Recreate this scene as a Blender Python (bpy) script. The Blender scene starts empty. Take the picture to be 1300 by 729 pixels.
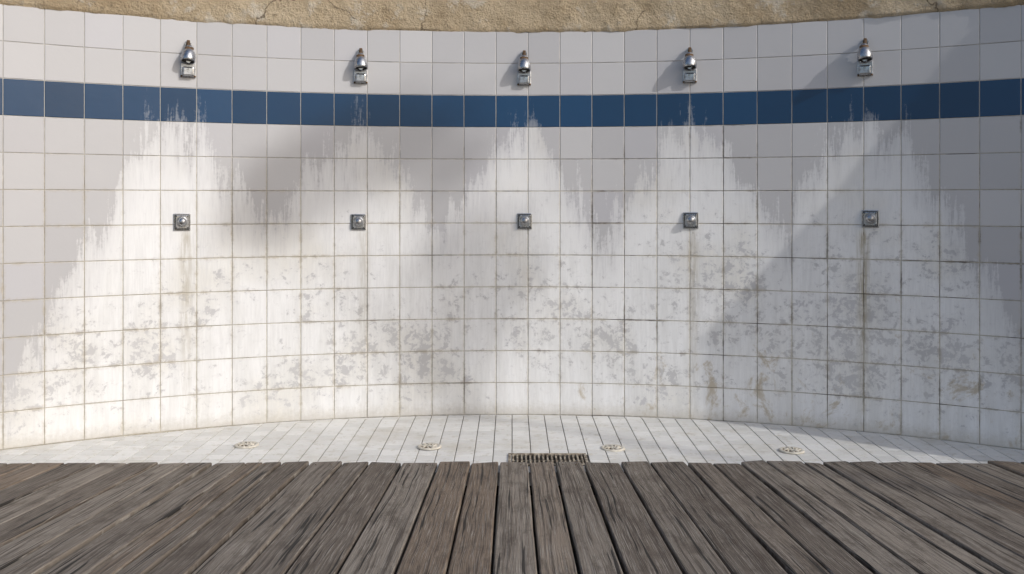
import bpy, bmesh, math, random
from mathutils import Vector, Matrix, noise as mnoise
random.seed(7)
T=0.2; R=5.0; HZ=6.7; D=29.0; F=1175.0
CAMY=R-D*T
scene=bpy.context.scene
SUN_AZ=math.radians(54); SUN_EL=math.radians(31)
sund=Vector((math.sin(SUN_AZ)*math.cos(SUN_EL),-math.cos(SUN_AZ)*math.cos(SUN_EL),math.sin(SUN_EL)))

# ---------- helpers
def P(s,h,d=0.0):
    """wall point: s,h in tile units, d metres out of the wall into the room"""
    a=s*T/R; r=R-d
    return Vector((r*math.sin(a), r*math.cos(a), h*T))
def px2s(px):
    lo,hi=-30.0,30.0
    for _ in range(50):
        m=(lo+hi)/2; a=m*T/R
        x=650+F*R*math.sin(a)/(R*math.cos(a)-CAMY)
        if x<px: lo=m
        else: hi=m
    return lo
def px2h(px,py):
    s=px2s(px); a=s*T/R
    sc=F/((R*math.cos(a)-CAMY)/T)
    return HZ-(py-255)/sc
def new_obj(name,me,parent=None,mats=()):
    o=bpy.data.objects.new(name,me); scene.collection.objects.link(o)
    for m in mats: me.materials.append(m)
    if parent: o.parent=parent
    return o
def empty(name,loc=(0,0,0),rotz=0):
    e=bpy.data.objects.new(name,None); e.empty_display_size=0.2
    e.location=loc; e.rotation_euler=(0,0,rotz); scene.collection.objects.link(e); return e
class NB:
    def __init__(s,name):
        s.m=bpy.data.materials.new(name); s.m.use_nodes=True; s.nt=s.m.node_tree
        s.b=s.nt.nodes['Principled BSDF']
    def put(s,sock,v):
        if hasattr(v,'is_output'): s.nt.links.new(v,sock)
        else:
            if isinstance(v,(tuple,list)) and len(v)==3 and sock.type=='RGBA': v=(*v,1)
            sock.default_value=v
    def math(s,op,a,b=0.0,c=0.0,clamp=False):
        n=s.nt.nodes.new('ShaderNodeMath'); n.operation=op; n.use_clamp=clamp
        s.put(n.inputs[0],a); s.put(n.inputs[1],b)
        if len(n.inputs)>2: s.put(n.inputs[2],c)
        return n.outputs[0]
    def add(s,a,b): return s.math('ADD',a,b)
    def sub(s,a,b): return s.math('SUBTRACT',a,b)
    def mul(s,a,b): return s.math('MULTIPLY',a,b)
    def sm(s,v,a,b,lo=0.0,hi=1.0,lin=False):
        n=s.nt.nodes.new('ShaderNodeMapRange'); n.interpolation_type='LINEAR' if lin else 'SMOOTHSTEP'
        for i,x in enumerate((v,a,b,lo,hi)): s.put(n.inputs[i],x)
        return n.outputs[0]
    def comb(s,x,y,z=0.0):
        n=s.nt.nodes.new('ShaderNodeCombineXYZ')
        for i,v in enumerate((x,y,z)): s.put(n.inputs[i],v)
        return n.outputs[0]
    def noise(s,vec,scale=1,detail=2,rough=.5,dist=0):
        n=s.nt.nodes.new('ShaderNodeTexNoise')
        s.put(n.inputs['Vector'],vec); n.inputs['Scale'].default_value=scale
        n.inputs['Detail'].default_value=detail; n.inputs['Roughness'].default_value=rough; n.inputs['Distortion'].default_value=dist
        return n.outputs['Fac']
    def mix(s,f,a,b):
        n=s.nt.nodes.new('ShaderNodeMix'); n.data_type='RGBA'
        s.put(n.inputs[0],f); s.put(n.inputs[6],a); s.put(n.inputs[7],b); return n.outputs[2]
    def uv(s):
        n=s.nt.nodes.new('ShaderNodeUVMap'); n.uv_map='UVMap'
        p=s.nt.nodes.new('ShaderNodeSeparateXYZ'); s.nt.links.new(n.outputs[0],p.inputs[0])
        return n.outputs[0],p.outputs[0],p.outputs[1]
    def obj(s):
        return s.nt.nodes.new('ShaderNodeTexCoord').outputs['Object']
    def attr(s,name):
        n=s.nt.nodes.new('ShaderNodeAttribute'); n.attribute_name=name
        p=s.nt.nodes.new('ShaderNodeSeparateColor'); s.nt.links.new(n.outputs['Color'],p.inputs[0])
        return p.outputs
    def curve(s,v,pts):
        n=s.nt.nodes.new('ShaderNodeFloatCurve'); c=n.mapping.curves[0]
        c.points[0].location=pts[0]; c.points[1].location=pts[-1]
        for q in pts[1:-1]: c.points.new(*q)
        for q in c.points: q.handle_type='VECTOR'
        n.mapping.update(); s.put(n.inputs['Value'],v); return n.outputs[0]
    def bump(s,h,strength=.3,dist=.01,normal=None):
        n=s.nt.nodes.new('ShaderNodeBump'); s.put(n.inputs['Height'],h)
        n.inputs['Strength'].default_value=strength; n.inputs['Distance'].default_value=dist
        s.nt.links.new(n.outputs[0],s.b.inputs['Normal'])
    def out(s,col=None,rough=None,metal=None,spec=None):
        if col is not None: s.put(s.b.inputs['Base Color'],col)
        if rough is not None: s.put(s.b.inputs['Roughness'],rough)
        if metal is not None: s.put(s.b.inputs['Metallic'],metal)
        if spec is not None: s.put(s.b.inputs['Specular IOR Level'],spec)
        return s.m

# ---------- limescale envelope (traced)
env_px=[(0,505),(20,475),(50,432),(75,372),(100,322),(125,285),(150,240),(165,200),(177,170),(205,160),(230,160),(235,140),(241,160),(262,168),(275,195),(290,232),(310,240),(325,275),(345,275),(362,258),(385,222),(412,200),(435,175),(460,160),(480,188),(508,200),(525,238),(545,275),(560,295),(576,262),(600,222),(625,200),(642,165),(660,158),(690,165),(706,205),(735,238),(755,305),(772,292),(797,243),(822,205),(850,170),(873,163),(880,138),(886,163),(905,178),(932,200),(960,232),(985,285),(1002,282),(1016,230),(1040,190),(1062,160),(1095,160),(1101,138),(1108,160),(1140,168),(1165,192),(1180,218),(1212,275),(1250,350),(1280,395),(1300,440)]
env=[]
for x,y in env_px: env.append(((px2s(x)+18)/36, px2h(x,y)/12))
env=[(0.0,0.0)]+env+[(1.0,0.0)]
HEADS=[-9.74,-4.7,0.38,5.5,10.54]

def lime_nodes(m,s,h):
    e=m.mul(m.curve(m.math('DIVIDE',m.add(s,18),36.0),env),12.0)
    n1=m.noise(m.comb(m.mul(s,2.2),m.mul(h,.35)),1,4,.65)
    n2=m.noise(m.comb(m.mul(s,15.0),m.mul(h,1.1),3.0),1,4,.7)
    ed=m.add(m.sub(e,h),m.add(m.mul(m.sub(n1,.5),5.0),m.mul(m.sub(n2,.5),2.4)))
    return e,ed,n1,n2
def make_wall_mat():
    m=NB('glazed_tile_limescale'); uv,s,h=m.uv()
    e,ed,n1,n2=lime_nodes(m,s,h)
    n0=m.noise(uv,8.0,5,.75,.2)
    low=m.noise(uv,.33,3,.55)
    film=m.mul(m.sm(m.add(ed,m.mul(m.sub(n0,.5),1.8)),-.2,.5),m.sm(m.add(ed,m.mul(m.sub(n2,.5),2.8)),-.3,2.2,.42,1.0))
    # flaking: crisp-edged patches where the glaze shows through
    n3=m.noise(uv,3.1,6,.74,.35)
    right=m.sm(s,-2.0,5.0)
    hw=m.add(h,m.add(m.mul(m.sub(low,.5),5.0),m.mul(m.sub(n1,.5),3.0)))
    band=m.mul(m.sm(h,-.3,1.6,.35,1),m.sm(hw,m.add(7.2,right),m.add(3.0,right)))
    thr=m.sub(.70,m.mul(band,m.add(m.add(.02,m.mul(right,.025)),m.sm(low,.34,.66,.02,.18))))
    fq=m.add(n3,m.mul(m.sub(n0,.5),.30))
    fl=m.sm(fq,thr,m.add(thr,.016))
    halo=m.sm(fq,m.sub(thr,.10),thr,0,.22)
    streak=m.sm(n2,.38,.62,.0,.18)
    lime=m.mul(m.mul(film,m.sub(1.0,streak)),m.sub(1.0,m.math('MAXIMUM',halo,m.mul(fl,.85))))
    # tile base
    r=m.attr('rnd')
    tile=m.mix(r[0],(.465,.46,.472),(.535,.53,.538))
    tile=m.mix(m.sm(r[1],.8,1.0,0,.5),tile,(.48,.475,.51))
    blue=m.mix(r[0],(.004,.036,.095),(.007,.052,.135))
    isb=m.mul(m.math('GREATER_THAN',h,9.0),m.math('LESS_THAN',h,10.0))
    base=m.mix(isb,tile,blue)
    # limescale colour
    lc=m.mix(m.sm(low,.45,.68,0,.8),(.81,.81,.81),(.73,.71,.66))
    lc=m.mix(m.sm(n1,.4,.7,0,.55),lc,(.70,.70,.695))
    col=m.mix(m.mul(lime,m.sub(1.0,m.mul(isb,.5))),base,lc)
    # yellow drips below the push buttons
    tot=None
    for k,(c,a) in enumerate(zip(HEADS,(.55,.35,.12,.45,.8))):
        g=m.math('ABSOLUTE',m.sub(s,c+ (.1 if k%2 else -.05)))
        d=m.mul(m.sm(g,.26,.02),a); tot=d if tot is None else m.add(tot,d)
    drip=m.mul(tot,m.mul(m.sm(h,5.95,5.6),m.sm(h,.5,4.5,.25,1)))
    drip=m.mul(drip,m.sm(n2,.3,.62))
    col=m.mix(drip,col,(.36,.31,.21))
    # general greyish film low on the wall
    col=m.mix(m.mul(m.sm(h,6.5,1.0,0,.22),m.sm(n1,.35,.65,.3,1)),col,(.52,.505,.465))
    # rust / ochre patches, more at the lower right
    rightw=m.sm(s,-6.0,8.0,.2,1.0)
    loww=m.sm(h,6.8,.8,.0,1.0)
    rn=m.noise(m.comb(m.mul(s,1.1),m.mul(h,.8),21.0),1,6,.76,.5)
    rt=m.sub(.73,m.mul(m.mul(rightw,loww),.205))
    rust=m.sm(rn,rt,m.add(rt,.13),0,.7)
    col=m.mix(rust,col,(.40,.32,.20))
    # grime along joints
    fs=m.math('ABSOLUTE',m.sub(m.math('FRACT',m.add(s,100.0)),.5))
    fh=m.math('PINGPONG',h,.5)
    dj=m.math('MINIMUM',fs,fh)
    gr=m.mul(m.sm(m.add(dj,m.mul(m.sub(n0,.5),.11)),.09,.0),m.mul(m.sm(n3,.38,.64),m.sm(h,9.0,5.5,.0,.55)))
    gr=m.mul(gr,m.sm(low,.38,.62,.3,1))
    col=m.mix(gr,col,(.40,.33,.22))
    blk=m.mul(m.sm(m.add(dj,m.mul(m.sub(n0,.5),.06)),.04,.0),m.mul(m.sm(m.noise(uv,.5,3,.7),.53,.64),m.sm(s,-6.0,4.0,.3,.95)))
    col=m.mix(m.mul(blk,m.math('LESS_THAN',h,9.0)),col,(.09,.072,.048))
    # dirty foot of the wall
    foot=m.mul(m.sm(m.add(h,m.mul(m.sub(n0,.5),.6)),.5,.0),.45)
    col=m.mix(foot,col,(.38,.34,.27))
    m.out(col,m.sm(lime,0,1,.24,.62,True))
    m.bump(m.noise(uv,1.6,5,.6),.3,.004)
    return m.m
def make_grout_mat():
    m=NB('old_grout'); uv,s,h=m.uv()
    a=m.noise(uv,.55,4,.65); b=m.noise(uv,5,4,.6)
    c=m.mix(m.sm(b,.35,.65),(.36,.325,.26),(.50,.465,.39))
    dark=m.mul(m.sm(a,.48,.62),m.sm(s,-9.0,3.0,.3,1.0))
    c=m.mix(dark,c,(.07,.058,.04))
    c=m.mix(m.sm(h,7.0,9.1,0,.6),c,(.46,.455,.44))
    return m.out(c,.85)
WALLM=make_wall_mat(); GROUT=make_grout_mat()

def make_plaster():
    m=NB('rough_ochre_render'); o=m.obj()
    a=m.noise(o,2.2,4,.65,.4); b=m.noise(o,24,6,.75); c=m.noise(o,80,3,.7)
    col=m.mix(m.sm(a,.33,.68),(.42,.32,.20),(.58,.475,.33))
    col=m.mix(m.sm(b,.53,.70,0,.8),col,(.20,.15,.09))
    col=m.mix(m.sm(m.noise(o,6,5,.7),.54,.66,0,.8),col,(.66,.60,.50))
    vor=m.nt.nodes.new('ShaderNodeTexVoronoi'); vor.feature='DISTANCE_TO_EDGE'; vor.inputs['Scale'].default_value=1.1
    w=m.nt.nodes.new('ShaderNodeMix'); w.data_type='VECTOR'
    nn=m.nt.nodes.new('ShaderNodeTexNoise'); nn.inputs['Scale'].default_value=9; nn.inputs['Detail'].default_value=5
    m.nt.links.new(o,nn.inputs['Vector']); w.inputs[0].default_value=.16
    m.nt.links.new(o,w.inputs[4]); m.nt.links.new(nn.outputs['Color'],w.inputs[5]); m.nt.links.new(w.outputs[1],vor.inputs['Vector'])
    cr=m.mul(m.sm(vor.outputs[0],.007,.001),m.sm(a,.46,.54))
    col=m.mix(m.mul(cr,.8),col,(.11,.08,.05))
    m.out(col,.95)
    m.bump(m.add(b,m.mul(c,.5)),1.0,.03)
    return m.m
PLAST=make_plaster()

def simple(name,c1,c2,scale=8,rough=.8,bump=.3,metal=0,bd=.005,detail=6):
    m=NB(name); o=m.obj(); n=m.noise(o,scale,detail,.65)
    m.out(m.mix(m.sm(n,.35,.65),c1,c2),rough,metal)
    if bump: m.bump(n,bump,bd)
    return m.m
def chrome():
    m=NB('worn_chrome'); o=m.obj(); n=m.noise(o,60,6,.7); n2=m.noise(o,18,4,.6)
    m.out(m.mix(m.sm(n,.45,.7),(.46,.47,.49),(.24,.235,.23)),m.sm(n2,.3,.7,.2,.45),m.sm(n,.55,.72,1.0,.55)); m.bump(n,.15,.002); return m.m
CHROME=chrome()
DARKM=simple('dark_rubber',(.012,.012,.012),(.03,.03,.028),40,.6)
RUST=simple('rusty_brass',(.06,.038,.022),(.17,.10,.05),60,.7,.5,.3,.002)

# ---------- generic tile block mesh
def tile_mesh(name,tiles,posf,uvf,gap,inset,base_d,jit=.0004):
    vs=[];fs=[];uvs=[];rn=[]
    for (a0,a1,b0,b1) in tiles:
        r=random.random(); r2=random.random()
        tilt=[random.uniform(-jit,jit) for _ in range(4)]
        ga=gap/2
        cs=[(a0+ga,b0+ga),(a1-ga,b0+ga),(a1-ga,b1-ga),(a0+ga,b1-ga)]
        ci=[(a0+ga+inset,b0+ga+inset),(a1-ga-inset,b0+ga+inset),(a1-ga-inset,b1-ga-inset),(a0+ga+inset,b1-ga-inset)]
        i=len(vs)
        for k,(a,b) in enumerate(cs): vs.append(posf(a,b,base_d)); uvs.append((a,b))
        for k,(a,b) in enumerate(cs): vs.append(posf(a,b,-.0012+tilt[k])); uvs.append((a,b))
        for k,(a,b) in enumerate(ci): vs.append(posf(a,b,tilt[k])); uvs.append((a,b))
        for k in range(4):
            n=(k+1)%4
            fs.append((i+k,i+n,i+4+n,i+4+k)); fs.append((i+4+k,i+4+n,i+8+n,i+8+k))
        fs.append((i+8,i+9,i+10,i+11))
        rn+= [(r,r2,0,1)]*12
    me=bpy.data.meshes.new(name); me.from_pydata(vs,[],fs)
    ul=me.uv_layers.new(name='UVMap'); ca=me.color_attributes.new('rnd','FLOAT_COLOR','POINT')
    for l in me.loops: ul.data[l.index].uv=uvs[l.vertex_index]
    for i,c in enumerate(rn): ca.data[i].color=c
    return me
def grid_mesh(name,u0,u1,nu,v0,v1,nv,posf,uvs=True):
    vs=[];uv=[];fs=[]
    for j in range(nv+1):
        for i in range(nu+1):
            a=u0+(u1-u0)*i/nu; b=v0+(v1-v0)*j/nv
            vs.append(posf(a,b)); uv.append((a,b))
    for j in range(nv):
        for i in range(nu):
            q=j*(nu+1)+i; fs.append((q,q+1,q+nu+2,q+nu+1))
    me=bpy.data.meshes.new(name); me.from_pydata(vs,[],fs)
    ul=me.uv_layers.new(name='UVMap')
    for l in me.loops: ul.data[l.index].uv=uv[l.vertex_index]
    return me

# ---------- wall
wall=empty('curved_tiled_shower_wall')
SE=25.5
tiles=[]
for k in range(-25,26):
    for j in range(12): tiles.append((k-.5,k+.5,j,j+1))
me=tile_mesh('wall_tiles',tiles,lambda a,b,d:P(a,b,d),None,.021,.011,-.004)
new_obj('wall_tiles',me,wall,[WALLM])
me=grid_mesh('grout_bed',-SE,SE,153,-.3,12,1,lambda a,b:P(a,b,-.0024)); new_obj('grout_bed',me,wall,[GROUT])
TOP=14.0
def plpos(a,b):
    n=mnoise.fractal(Vector((a*1.1,b*1.1,0)),1,2,5)
    n2=mnoise.noise(Vector((a*.45,3,1)))
    bb=b
    t=(b-12)/(TOP-12)
    if t<.02: bb=12.0-.03+.05*n2+.03*mnoise.fractal(Vector((a*3,1,9)),1,2,4)
    return P(a,bb,.010+.010*n+ (-.012 if t<.02 else 0))
me=grid_mesh('ochre_render_band',-SE,SE,900,12,TOP,42,plpos); o=new_obj('ochre_render_band',me,wall,[PLAST])
for p in me.polygons: p.use_smooth=True
vs=[];fs=[];N=120
for i in range(N+1):
    s=-SE+2*SE*i/N
    for (h,d) in ((-.3,-.006),(TOP,-.006),(TOP+.1,-.12),(TOP,-.30),(-.3,-.30)): vs.append(P(s,h,d))
for i in range(N):
    for k in range(4): fs.append((i*5+k,(i+1)*5+k,(i+1)*5+k+1,i*5+k+1))
fs.append((0,1,2,3,4)); fs.append(tuple(N*5+k for k in range(5)))
me=bpy.data.meshes.new('masonry_core'); me.from_pydata(vs,[],fs); new_obj('masonry_core',me,wall,[PLAST])

# ---------- ground
GM=NB('dry_sandy_ground'); oo=GM.obj(); gn=GM.noise(oo,.4,8,.6)
GM.out(GM.mix(GM.sm(gn,.35,.65),(.24,.20,.15),(.34,.29,.22)),.95); GM.bump(GM.noise(oo,15,8,.7),.5,.02)
me=grid_mesh('ground',-400,400,40,-400,400,40,lambda a,b:Vector((a,b,-.10))); new_obj('ground',me,None,[GM.m])

# ---------- shower floor tiles
FM=NB('floor_tile_white'); uv,fx,fy=FM.uv(); r=FM.attr('rnd')
c=FM.mix(r[0],(.60,.59,.56),(.72,.71,.68))
c=FM.mix(FM.sm(FM.noise(uv,.22,5,.65),.48,.70,0,.6),c,(.50,.465,.39))
c=FM.mix(FM.sm(FM.noise(uv,1.6,5,.78),.52,.66,0,.55),c,(.42,.38,.30))
FM.out(c,.45); FM.bump(FM.noise(uv,3,3),.1,.003)
FG=simple('floor_grout',(.26,.225,.175),(.42,.38,.31),3,.9,0)
floor=empty('shower_floor')
EDGE=CAMY+23.4*T
ft=.1; tl=[]
DR=[]
for px in (313,545,778,1005):
    yy={313:566,545:568,778:570,1005:573}[px]; Z=F*HZ/(yy-255); DR.append(((px-650)*Z/F*T,CAMY+Z*T))
GX0,GX1,GY0,GY1=-.02,.39,EDGE+.005,EDGE+.215
def infl(x,y): return x*x+y*y<(R-.004)**2
for i in range(-42,42):
    for j in range(-2,14):
        x0=i*ft; y0=EDGE+j*ft-.0
        x1=x0+ft; y1=y0+ft
        if x1*x1+0>R*R: continue
        if y0<EDGE-.15: continue
        if not infl(x0 if abs(x0)<abs(x1) else x1,y0): continue
        if x0<GX1-.02 and x1>GX0+.02 and y0<GY1-.02 and y1>GY0+.02 : continue
        tl.append((x0/ft,x1/ft,y0/ft,y1/ft))
def fpos(a,b,d):
    x=a*ft;y=b*ft
    rr=math.hypot(x,y)
    if rr>R-.003: x*= (R-.003)/rr; y*=(R-.003)/rr
    z=.006*mnoise.noise(Vector((x*1.2,y*1.2,0)))
    return Vector((x,y,z+d))
me=tile_mesh('floor_tiles',tl,fpos,None,.045,.015,-.004,.0003); new_obj('floor_tiles',me,floor,[FM.m])
vs=[];fs=[]
def quad(x0,x1,y0,y1,z):
    i=len(vs); vs.extend([(x0,y0,z),(x1,y0,z),(x1,y1,z),(x0,y1,z)]); fs.append((i,i+1,i+2,i+3))
zb=-.0085
quad(-4.3,GX0,EDGE-.3,5.1,zb);quad(GX1,4.3,EDGE-.3,5.1,zb);quad(GX0,GX1,GY1,5.1,zb);quad(GX0,GX1,EDGE-.3,GY0,zb)
me=bpy.data.meshes.new('floor_grout_bed'); me.from_pydata(vs,[],fs); new_obj('floor_grout_bed',me,floor,[FG])

# ---------- bmesh kit
def bm_box(bm,x0,x1,y0,y1,z0,z1,mat=0,bev=0.0,seg=2,taper=1.0):
    vs=[bm.verts.new(p) for p in ((x0,y0,z0),(x1,y0,z0),(x1,y1,z0),(x0,y1,z0),(x0,y0,z1),(x1,y0,z1),(x1,y1,z1),(x0,y1,z1))]
    idx=((0,3,2,1),(4,5,6,7),(0,1,5,4),(1,2,6,5),(2,3,7,6),(3,0,4,7))
    fs=[bm.faces.new([vs[k] for k in f]) for f in idx]
    for f in fs: f.material_index=mat
    if bev:
        es={e for f in fs for e in f.edges}
        r=bmesh.ops.bevel(bm,geom=list(es),offset=bev,segments=seg,affect='EDGES',profile=.5)
        for f in r['faces']: f.material_index=mat
def bm_lathe(bm,prof,org,axis,seg=28,mat=0,mats=None,cap=True):
    ax=Vector(axis).normalized(); up=Vector((1,0,0)) if abs(ax.x)<.9 else Vector((0,1,0))
    u=ax.cross(up).normalized(); v=ax.cross(u); org=Vector(org); rings=[]
    for r,t in prof:
        rings.append([bm.verts.new(org+ax*t+(u*math.cos(2*math.pi*k/seg)+v*math.sin(2*math.pi*k/seg))*r) for k in range(seg)])
    for j in range(len(rings)-1):
        for k in range(seg):
            f=bm.faces.new((rings[j][k],rings[j][(k+1)%seg],rings[j+1][(k+1)%seg],rings[j+1][k])); f.smooth=True
            f.material_index=mats[j] if mats else mat
    if cap:
        f=bm.faces.new(rings[0]); f.material_index=mats[0] if mats else mat
        f=bm.faces.new(rings[-1][::-1]); f.material_index=mats[-1] if mats else mat
def bm_tube(bm,pts,rad,seg=14,mat=0):
    rings=[]
    pts=[Vector(p) for p in pts]
    for i,p in enumerate(pts):
        d=(pts[min(i+1,len(pts)-1)]-pts[max(i-1,0)]).normalized()
        up=Vector((1,0,0)) if abs(d.x)<.9 else Vector((0,0,1))
        u=d.cross(up).normalized(); v=d.cross(u); r=rad[i] if isinstance(rad,(list,tuple)) else rad
        rings.append([bm.verts.new(p+(u*math.cos(2*math.pi*k/seg)+v*math.sin(2*math.pi*k/seg))*r) for k in range(seg)])
    for j in range(len(rings)-1):
        for k in range(seg):
            f=bm.faces.new((rings[j][k],rings[j][(k+1)%seg],rings[j+1][(k+1)%seg],rings[j+1][k])); f.smooth=True; f.material_index=mat
    for rr in (rings[0],rings[-1][::-1]):
        f=bm.faces.new(rr); f.material_index=mat
def finish(bm,name,mats,loc=(0,0,0),rotz=0,parent=None):
    bmesh.ops.recalc_face_normals(bm,faces=bm.faces)
    me=bpy.data.meshes.new(name); bm.to_mesh(me); bm.free()
    o=new_obj(name,me,parent,mats); o.location=loc; o.rotation_euler=(0,0,rotz); return o

# local frame: x right, -y out of wall, z up
def shower_head(s,h,dt):
    a=s*T/R; p=P(s,h,0)
    bm=bmesh.new()
    bm_box(bm,-.043,.043,-.012,.006,-.105,-.018,0,.004)
    bm_box(bm,-.034,.034,-.040,-.010,-.100,-.044,0,.010,3)
    for sx in (-1,1): bm_lathe(bm,[(.006,0),(.006,.004),(.003,.006)],(sx*.037,-.012,-.098),(0,-1,0),12,2)
    bm_lathe(bm,[(.020,0),(.020,.02),(.014,.024),(.014,.05)],(0,-.008,-.01),(0,-1,0),20,0)
    ax=(dt,-.22,-.97)
    prof=[(.012,-.056),(.021,-.054),(.025,-.044),(.025,-.030),(.031,-.024),(.037,-.008),(.041,.012),(.042,.034),(.039,.040),(.034,.038),(.032,.026)]
    bm_lathe(bm,prof,(0,-.054,.020),ax,32,0,mats=[0,0,2,0,0,0,0,0,0,1,1])
    bm_lathe(bm,[(.030,.028),(.026,.032),(.010,.035),(.004,.035)],(0,-.054,.020),ax,24,1)
    bm_tube(bm,[(0,.0,.094),(0,-.014,.094),(0,-.030,.092),(0,-.040,.084),(0,-.042,.068)],[.011,.011,.012,.012,.012],16,2)
    bm_box(bm,-.016,.016,-.056,-.028,.060,.078,1,.003)
    bm_lathe(bm,[(.019,0),(.019,.004)],(0,-.001,.094),(0,-1,0),20,0)
    bm_box(bm,-.008,.010,-.030,-.012,.098,.112,2,.003)
    return finish(bm,'shower_head',[CHROME,DARKM,RUST],p,-a)
def push_button(s,h):
    a=s*T/R; p=P(s,h,0)
    bm=bmesh.new()
    bm_box(bm,-.047,.047,-.010,.006,-.050,.050,0,.004)
    bm_box(bm,-.041,.041,-.014,-.009,-.044,.044,1,.002)
    bm_box(bm,-.037,.037,-.019,-.012,-.040,.040,0,.004)
    bm_lathe(bm,[(.031,0),(.031,.006),(.028,.010),(.026,.010)],(0,-.018,.002),(0,-1,0),28,0)
    bm_lathe(bm,[(.025,0),(.025,.012),(.023,.020),(.018,.026),(.010,.030),(.003,.031)],(0,-.020,.002),(0,-1,0),28,0)
    for sx in (-1,1):
        for sz in (-1,1): bm_lathe(bm,[(.004,0),(.004,.002)],(sx*.031,-.019,sz*.034),(0,-1,0),10,1)
    return finish(bm,'shower_push_button',[CHROME,DARKM],p,-a)
for i,s in enumerate(HEADS):
    shower_head(s,10.83,(-.12,.06,0,.05,.1)[i])
for s,x in zip(HEADS,(231,455,666,877,1105)):
    push_button(px2s(x),px2h(x,{231:282,455:282,666:281,877:280,1105:278}[x]))

# ---------- round drains
DRM=simple('drain_plastic',(.50,.46,.38),(.62,.58,.50),30,.5,.1)
DRR=simple('drain_rust',(.07,.04,.02),(.20,.12,.05),40,.9)
for (x,y) in DR:
    bm=bmesh.new()
    bm_lathe(bm,[(.066,0),(.066,.006),(.060,.009),(.050,.009),(.046,.005),(.002,.005)],(0,0,0),(0,0,1),36,0,mats=[0,0,0,0,2,2,2])
    for k in range(9):
        an=2*math.pi*k/9; c_,s_=math.cos(an),math.sin(an)
        pts=[(c_*.016-s_*.0,s_*.016,.0075),(math.cos(an+.25)*.030,math.sin(an+.25)*.030,.0075),(math.cos(an+.55)*.046,math.sin(an+.55)*.046,.0075)]
        bm_tube(bm,pts,.004,6,0)
    bm_lathe(bm,[(.016,.003),(.016,.009),(.008,.010)],(0,0,0),(0,0,1),18,0)
    finish(bm,'floor_drain',[DRM,DARKM,DRR],(x,y,.001))
# ---------- channel grate
bm=bmesh.new()
f=.014
bm_box(bm,GX0,GX1,GY0,GY0+f,-.03,.006,0,.002); bm_box(bm,GX0,GX1,GY1-f,GY1,-.03,.006,0,.002)
bm_box(bm,GX0,GX0+f,GY0+f,GY1-f,-.03,.006,0,.002); bm_box(bm,GX1-f,GX1,GY0+f,GY1-f,-.03,.006,0,.002)
nb=17
for k in range(nb):
    x=GX0+f+(GX1-GX0-2*f)*(k+.5)/nb
    bm_box(bm,x-.0045,x+.0045,GY0+f,GY1-f,-.02,.003,0,.0015)
for yy in ((GY0+GY1)/2,): bm_box(bm,GX0+f,GX1-f,yy-.004,yy+.004,-.022,-.003,0)
bm_box(bm,GX0-.01,GX1+.01,GY0-.01,GY1+.01,-.098,-.09,1)
for (x0,x1,y0,y1) in ((GX0-.01,GX0,GY0,GY1),(GX1,GX1+.01,GY0,GY1),(GX0,GX1,GY0-.01,GY0),(GX0,GX1,GY1,GY1+.01)): bm_box(bm,x0,x1,y0,y1,-.09,-.012,1)
GRM=simple('rusty_grate_metal',(.10,.07,.045),(.42,.37,.29),25,.75,.4)
finish(bm,'drainage_grate',[GRM,DARKM])

# ---------- wooden deck
WM=NB('weathered_boards'); uv,wx,wy=WM.uv(); r=WM.attr('rnd')
off=WM.mul(r[1],50.0)
warp=WM.mul(WM.sub(WM.noise(WM.comb(WM.mul(wx,5.0),WM.mul(wy,2.5),off),1,1,.5),.5),.03)
wx2=WM.add(wx,warp)
g=WM.noise(WM.comb(WM.mul(wx2,75.0),WM.mul(wy,2.0),off),1,4,.68)
g2=WM.noise(WM.comb(WM.mul(wx2,280.0),WM.mul(wy,5.0),off),1,3,.7)
bl=WM.noise(WM.comb(WM.mul(wx,11.0),WM.mul(wy,5.0),off),1,5,.75)
c=WM.mix(r[0],(.12,.097,.077),(.26,.225,.185))
c=WM.mix(WM.sm(r[2],.5,1,0,.65),c,(.19,.13,.083))
c=WM.mix(WM.sm(g,.44,.64,0,.85),c,(.06,.045,.034))
c=WM.mix(WM.sm(g2,.50,.68,0,.7),c,(.33,.30,.26))
c=WM.mix(WM.sm(bl,.48,.68,0,.65),c,(.07,.052,.038))
crk=WM.mul(WM.sm(WM.noise(WM.comb(WM.mul(wx2,55.0),WM.mul(wy,1.4),WM.add(off,9.0)),1,2,.6),.63,.66),.9)
c=WM.mix(crk,c,(.012,.010,.008))
WM.out(c,.9); WM.bump(WM.add(g,WM.mul(g2,.6)),1.0,.006)
deck=empty('boardwalk_deck')
VPY=CAMY+80*T
def deck_start(x):
    ax=abs(x)
    if ax<3.12: return EDGE
    if ax<4.2: return math.sqrt(R*R-ax*ax)-.02
    return 2.55
bm=bmesh.new(); ul=bm.loops.layers.uv.new('UVMap'); cl=bm.verts.layers.float_color.new('rnd')
x=-6.5
YE=-5.0
nails=[]
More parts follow.
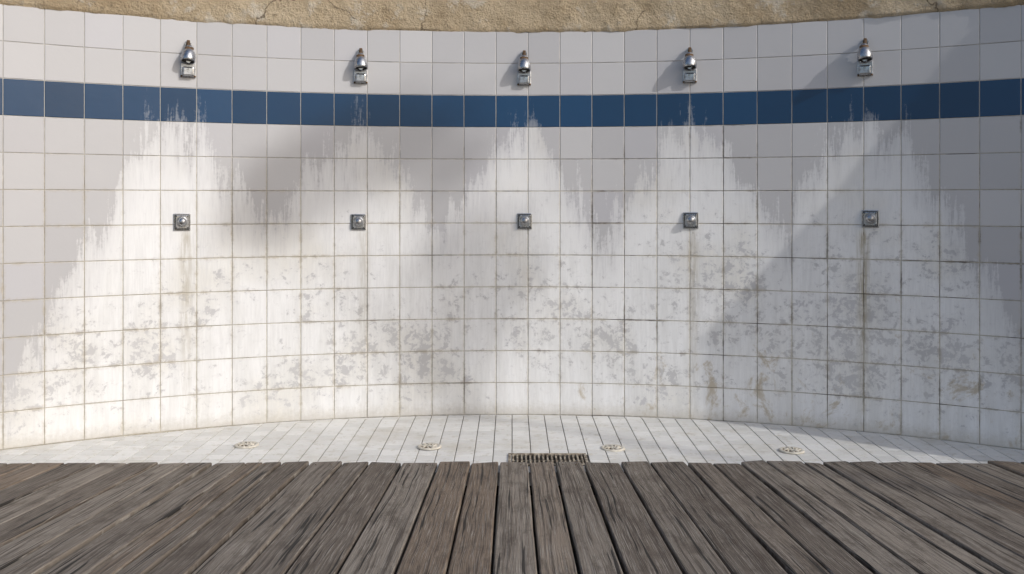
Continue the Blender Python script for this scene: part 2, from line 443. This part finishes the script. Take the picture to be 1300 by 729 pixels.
while x<6.5:
    w=random.choice((.13,.14,.16,.185,.15,.145))
    if random.random()<.12: w=.095
    gp=random.uniform(.007,.016)
    x0=x;x1=x+w-gp; x+=w
    def fan(xx,y): return xx*(VPY-y)/(VPY-EDGE)
    cuts=[min(deck_start(x0),deck_start(x1))+random.uniform(-.02,.012)]
    y=cuts[0]-random.choice((1.9,2.4,3.1)); 
    while y>YE: cuts.append(y); y-=2.6
    cuts.append(YE)
    sk=random.uniform(-.004,.004)
    for ci in range(len(cuts)-1):
        ya=cuts[ci]-(0 if ci==0 else .004); yb=cuts[ci+1]
        z0=random.uniform(-.003,.007)+.018; tl_=random.uniform(-.0035,.0035); th=.032
        col=(random.random(),random.random(),random.random(),1)
        n=10; ch=.005; rows=[]
        for k in range(n+1):
            t=k/n; t=t*t if ci==0 else t
            yy=ya+(yb-ya)*t
            a=fan(x0,yy)+random.uniform(-.0015,.0015); b=fan(x1,yy)+random.uniform(-.0015,.0015)
            if k in (0,n): a+=.002;b-=.002
            dy=sk if k==0 else 0
            dz=-.002 if k==0 else 0
            pr=[(a,z0-th-tl_,0,dy),(a,z0-ch-tl_,0,dy),(a+ch,z0-tl_+dz,ch,dy),(b-ch,z0+tl_+dz,w-ch,-dy),(b,z0-ch+tl_,w,-dy),(b,z0-th+tl_,w,-dy)]
            row=[]
            for (xx,zz,uu,d_) in pr:
                v=bm.verts.new((xx,yy+d_,zz)); v[cl]=col; row.append((v,uu,yy))
            rows.append(row)
        def mk(q):
            f=bm.faces.new([t[0] for t in q])
            for l,t in zip(f.loops,q): l[ul].uv=(t[1],t[2])
        for k in range(n):
            for j in range(5): mk((rows[k][j],rows[k][j+1],rows[k+1][j+1],rows[k+1][j]))
        mk(rows[0]); mk(rows[-1][::-1])
        for yn in (ya-.06,):
            for q in (.25,.75): nails.append((fan(x0+(x1-x0)*q,yn),yn+random.uniform(-.006,.006),z0+.0005))
bmesh.ops.recalc_face_normals(bm,faces=bm.faces)
me=bpy.data.meshes.new('boards'); bm.to_mesh(me); bm.free(); new_obj('boards',me,deck,[WM.m])
bm=bmesh.new()
for (a,b,c_) in nails: bm_lathe(bm,[(.004,0),(.004,.0015)],(a,b,c_),(0,0,1),8,0)
finish(bm,'nails',[RUST],parent=deck)
bm=bmesh.new()
for yy in (EDGE-.12,2.3,1.2,0,-1.2,-2.4,-3.6,-4.8):
    hw=3.0 if yy>3 else 6.5
    if yy>2.4 and yy<=3: hw=4
    bm_box(bm,-hw,hw,yy-.04,yy+.04,-.098,-.022,0)
finish(bm,'joists',[simple('dark_timber',(.04,.03,.02),(.07,.055,.04),6,.9)],parent=deck)

# ---------- unseen slender tree, added and shaped to cast the soft wall shadow
BARK=simple('bark',(.09,.065,.045),(.17,.13,.10),12,.9,.8)
LEAF=simple('leaves',(.04,.07,.02),(.08,.12,.035),3,.6,0)
tree=empty('added_shadow_tree')
def sp(px,py,L): 
    p=P(px2s(px),px2h(px,py),0); return p+sund*L
L0=19.0
cl_=[(338,268,.13,620),(368,248,.17,1000),(405,218,.19,950),(455,196,.20,520),(525,180,.17,260),(570,215,.12,90),(588,320,.16,330),(600,390,.17,420),(590,440,.12,130)]
root=sp(600,500,L0); 
bm=bmesh.new()
trunk=[(root.x,root.y,-.12)]
cz=sp(595,300,L0)
for k in range(1,9):
    t=k/8; trunk.append((root.x+(cz.x-root.x)*t+.05*math.sin(t*9),root.y+(cz.y-root.y)*t,-.12+(cz.z+.12)*t))
bm_tube(bm,trunk,[.085-.007*k for k in range(9)],12)
for (a,b,r_,n) in cl_:
    c0=sp(a,b,L0); st=Vector(trunk[7])
    mid=(st+c0)/2+Vector((0,0,.12)); bm_tube(bm,[st,mid,c0],[.025,.016,.008],8)
finish(bm,'trunk_and_limbs',[BARK],parent=tree)
vs=[];fs=[]
for (a,b,r_,n) in cl_:
    c0=sp(a,b,L0)
    for _ in range(n):
        v=Vector((random.gauss(0,1),random.gauss(0,1),random.gauss(0,1)*.75))*r_*.66
        p=c0+v; q=Matrix.Rotation(random.uniform(0,6.28),3,Vector((random.gauss(0,1),random.gauss(0,1),random.gauss(0,1))).normalized())
        i=len(vs); L=random.uniform(.04,.07)
        for (x_,y_) in ((-L,0),(0,-L*.4),(L,0),(0,L*.4)): vs.append(p+q@Vector((x_,y_,0)))
        fs.append((i,i+1,i+2,i+3))
me=bpy.data.meshes.new('foliage'); me.from_pydata(vs,[],fs); new_obj('foliage',me,tree,[LEAF])

# ---------- light
w=bpy.data.worlds.new("World"); scene.world=w; w.use_nodes=True
nt=w.node_tree; sky=nt.nodes.new('ShaderNodeTexSky'); sky.sky_type='NISHITA'; sky.sun_disc=False
sky.sun_elevation=SUN_EL; sky.sun_rotation=math.pi-SUN_AZ; sky.air_density=1.0; sky.dust_density=2.6; sky.ozone_density=1.4
bg=nt.nodes['Background']; bg.inputs['Strength'].default_value=.147; nt.links.new(sky.outputs[0],bg.inputs['Color'])
l=bpy.data.lights.new('sun','SUN'); l.energy=2.0; l.angle=math.radians(.6); l.color=(1,.98,.95)
so=bpy.data.objects.new('sun',l); scene.collection.objects.link(so); so.rotation_euler=sund.to_track_quat('Z','Y').to_euler()
so.location=(8,-6,8)
# ---------- camera
c=bpy.data.cameras.new('camera'); co=bpy.data.objects.new('camera',c); scene.collection.objects.link(co)
c.sensor_width=36; c.lens=36*F/1300; c.shift_y=-109.5/1300; c.clip_end=2000
co.location=(0,CAMY,HZ*T); co.rotation_euler=(math.pi/2,0,0)
scene.camera=co
scene.view_settings.view_transform='Standard'; scene.view_settings.look='None'; scene.view_settings.exposure=0
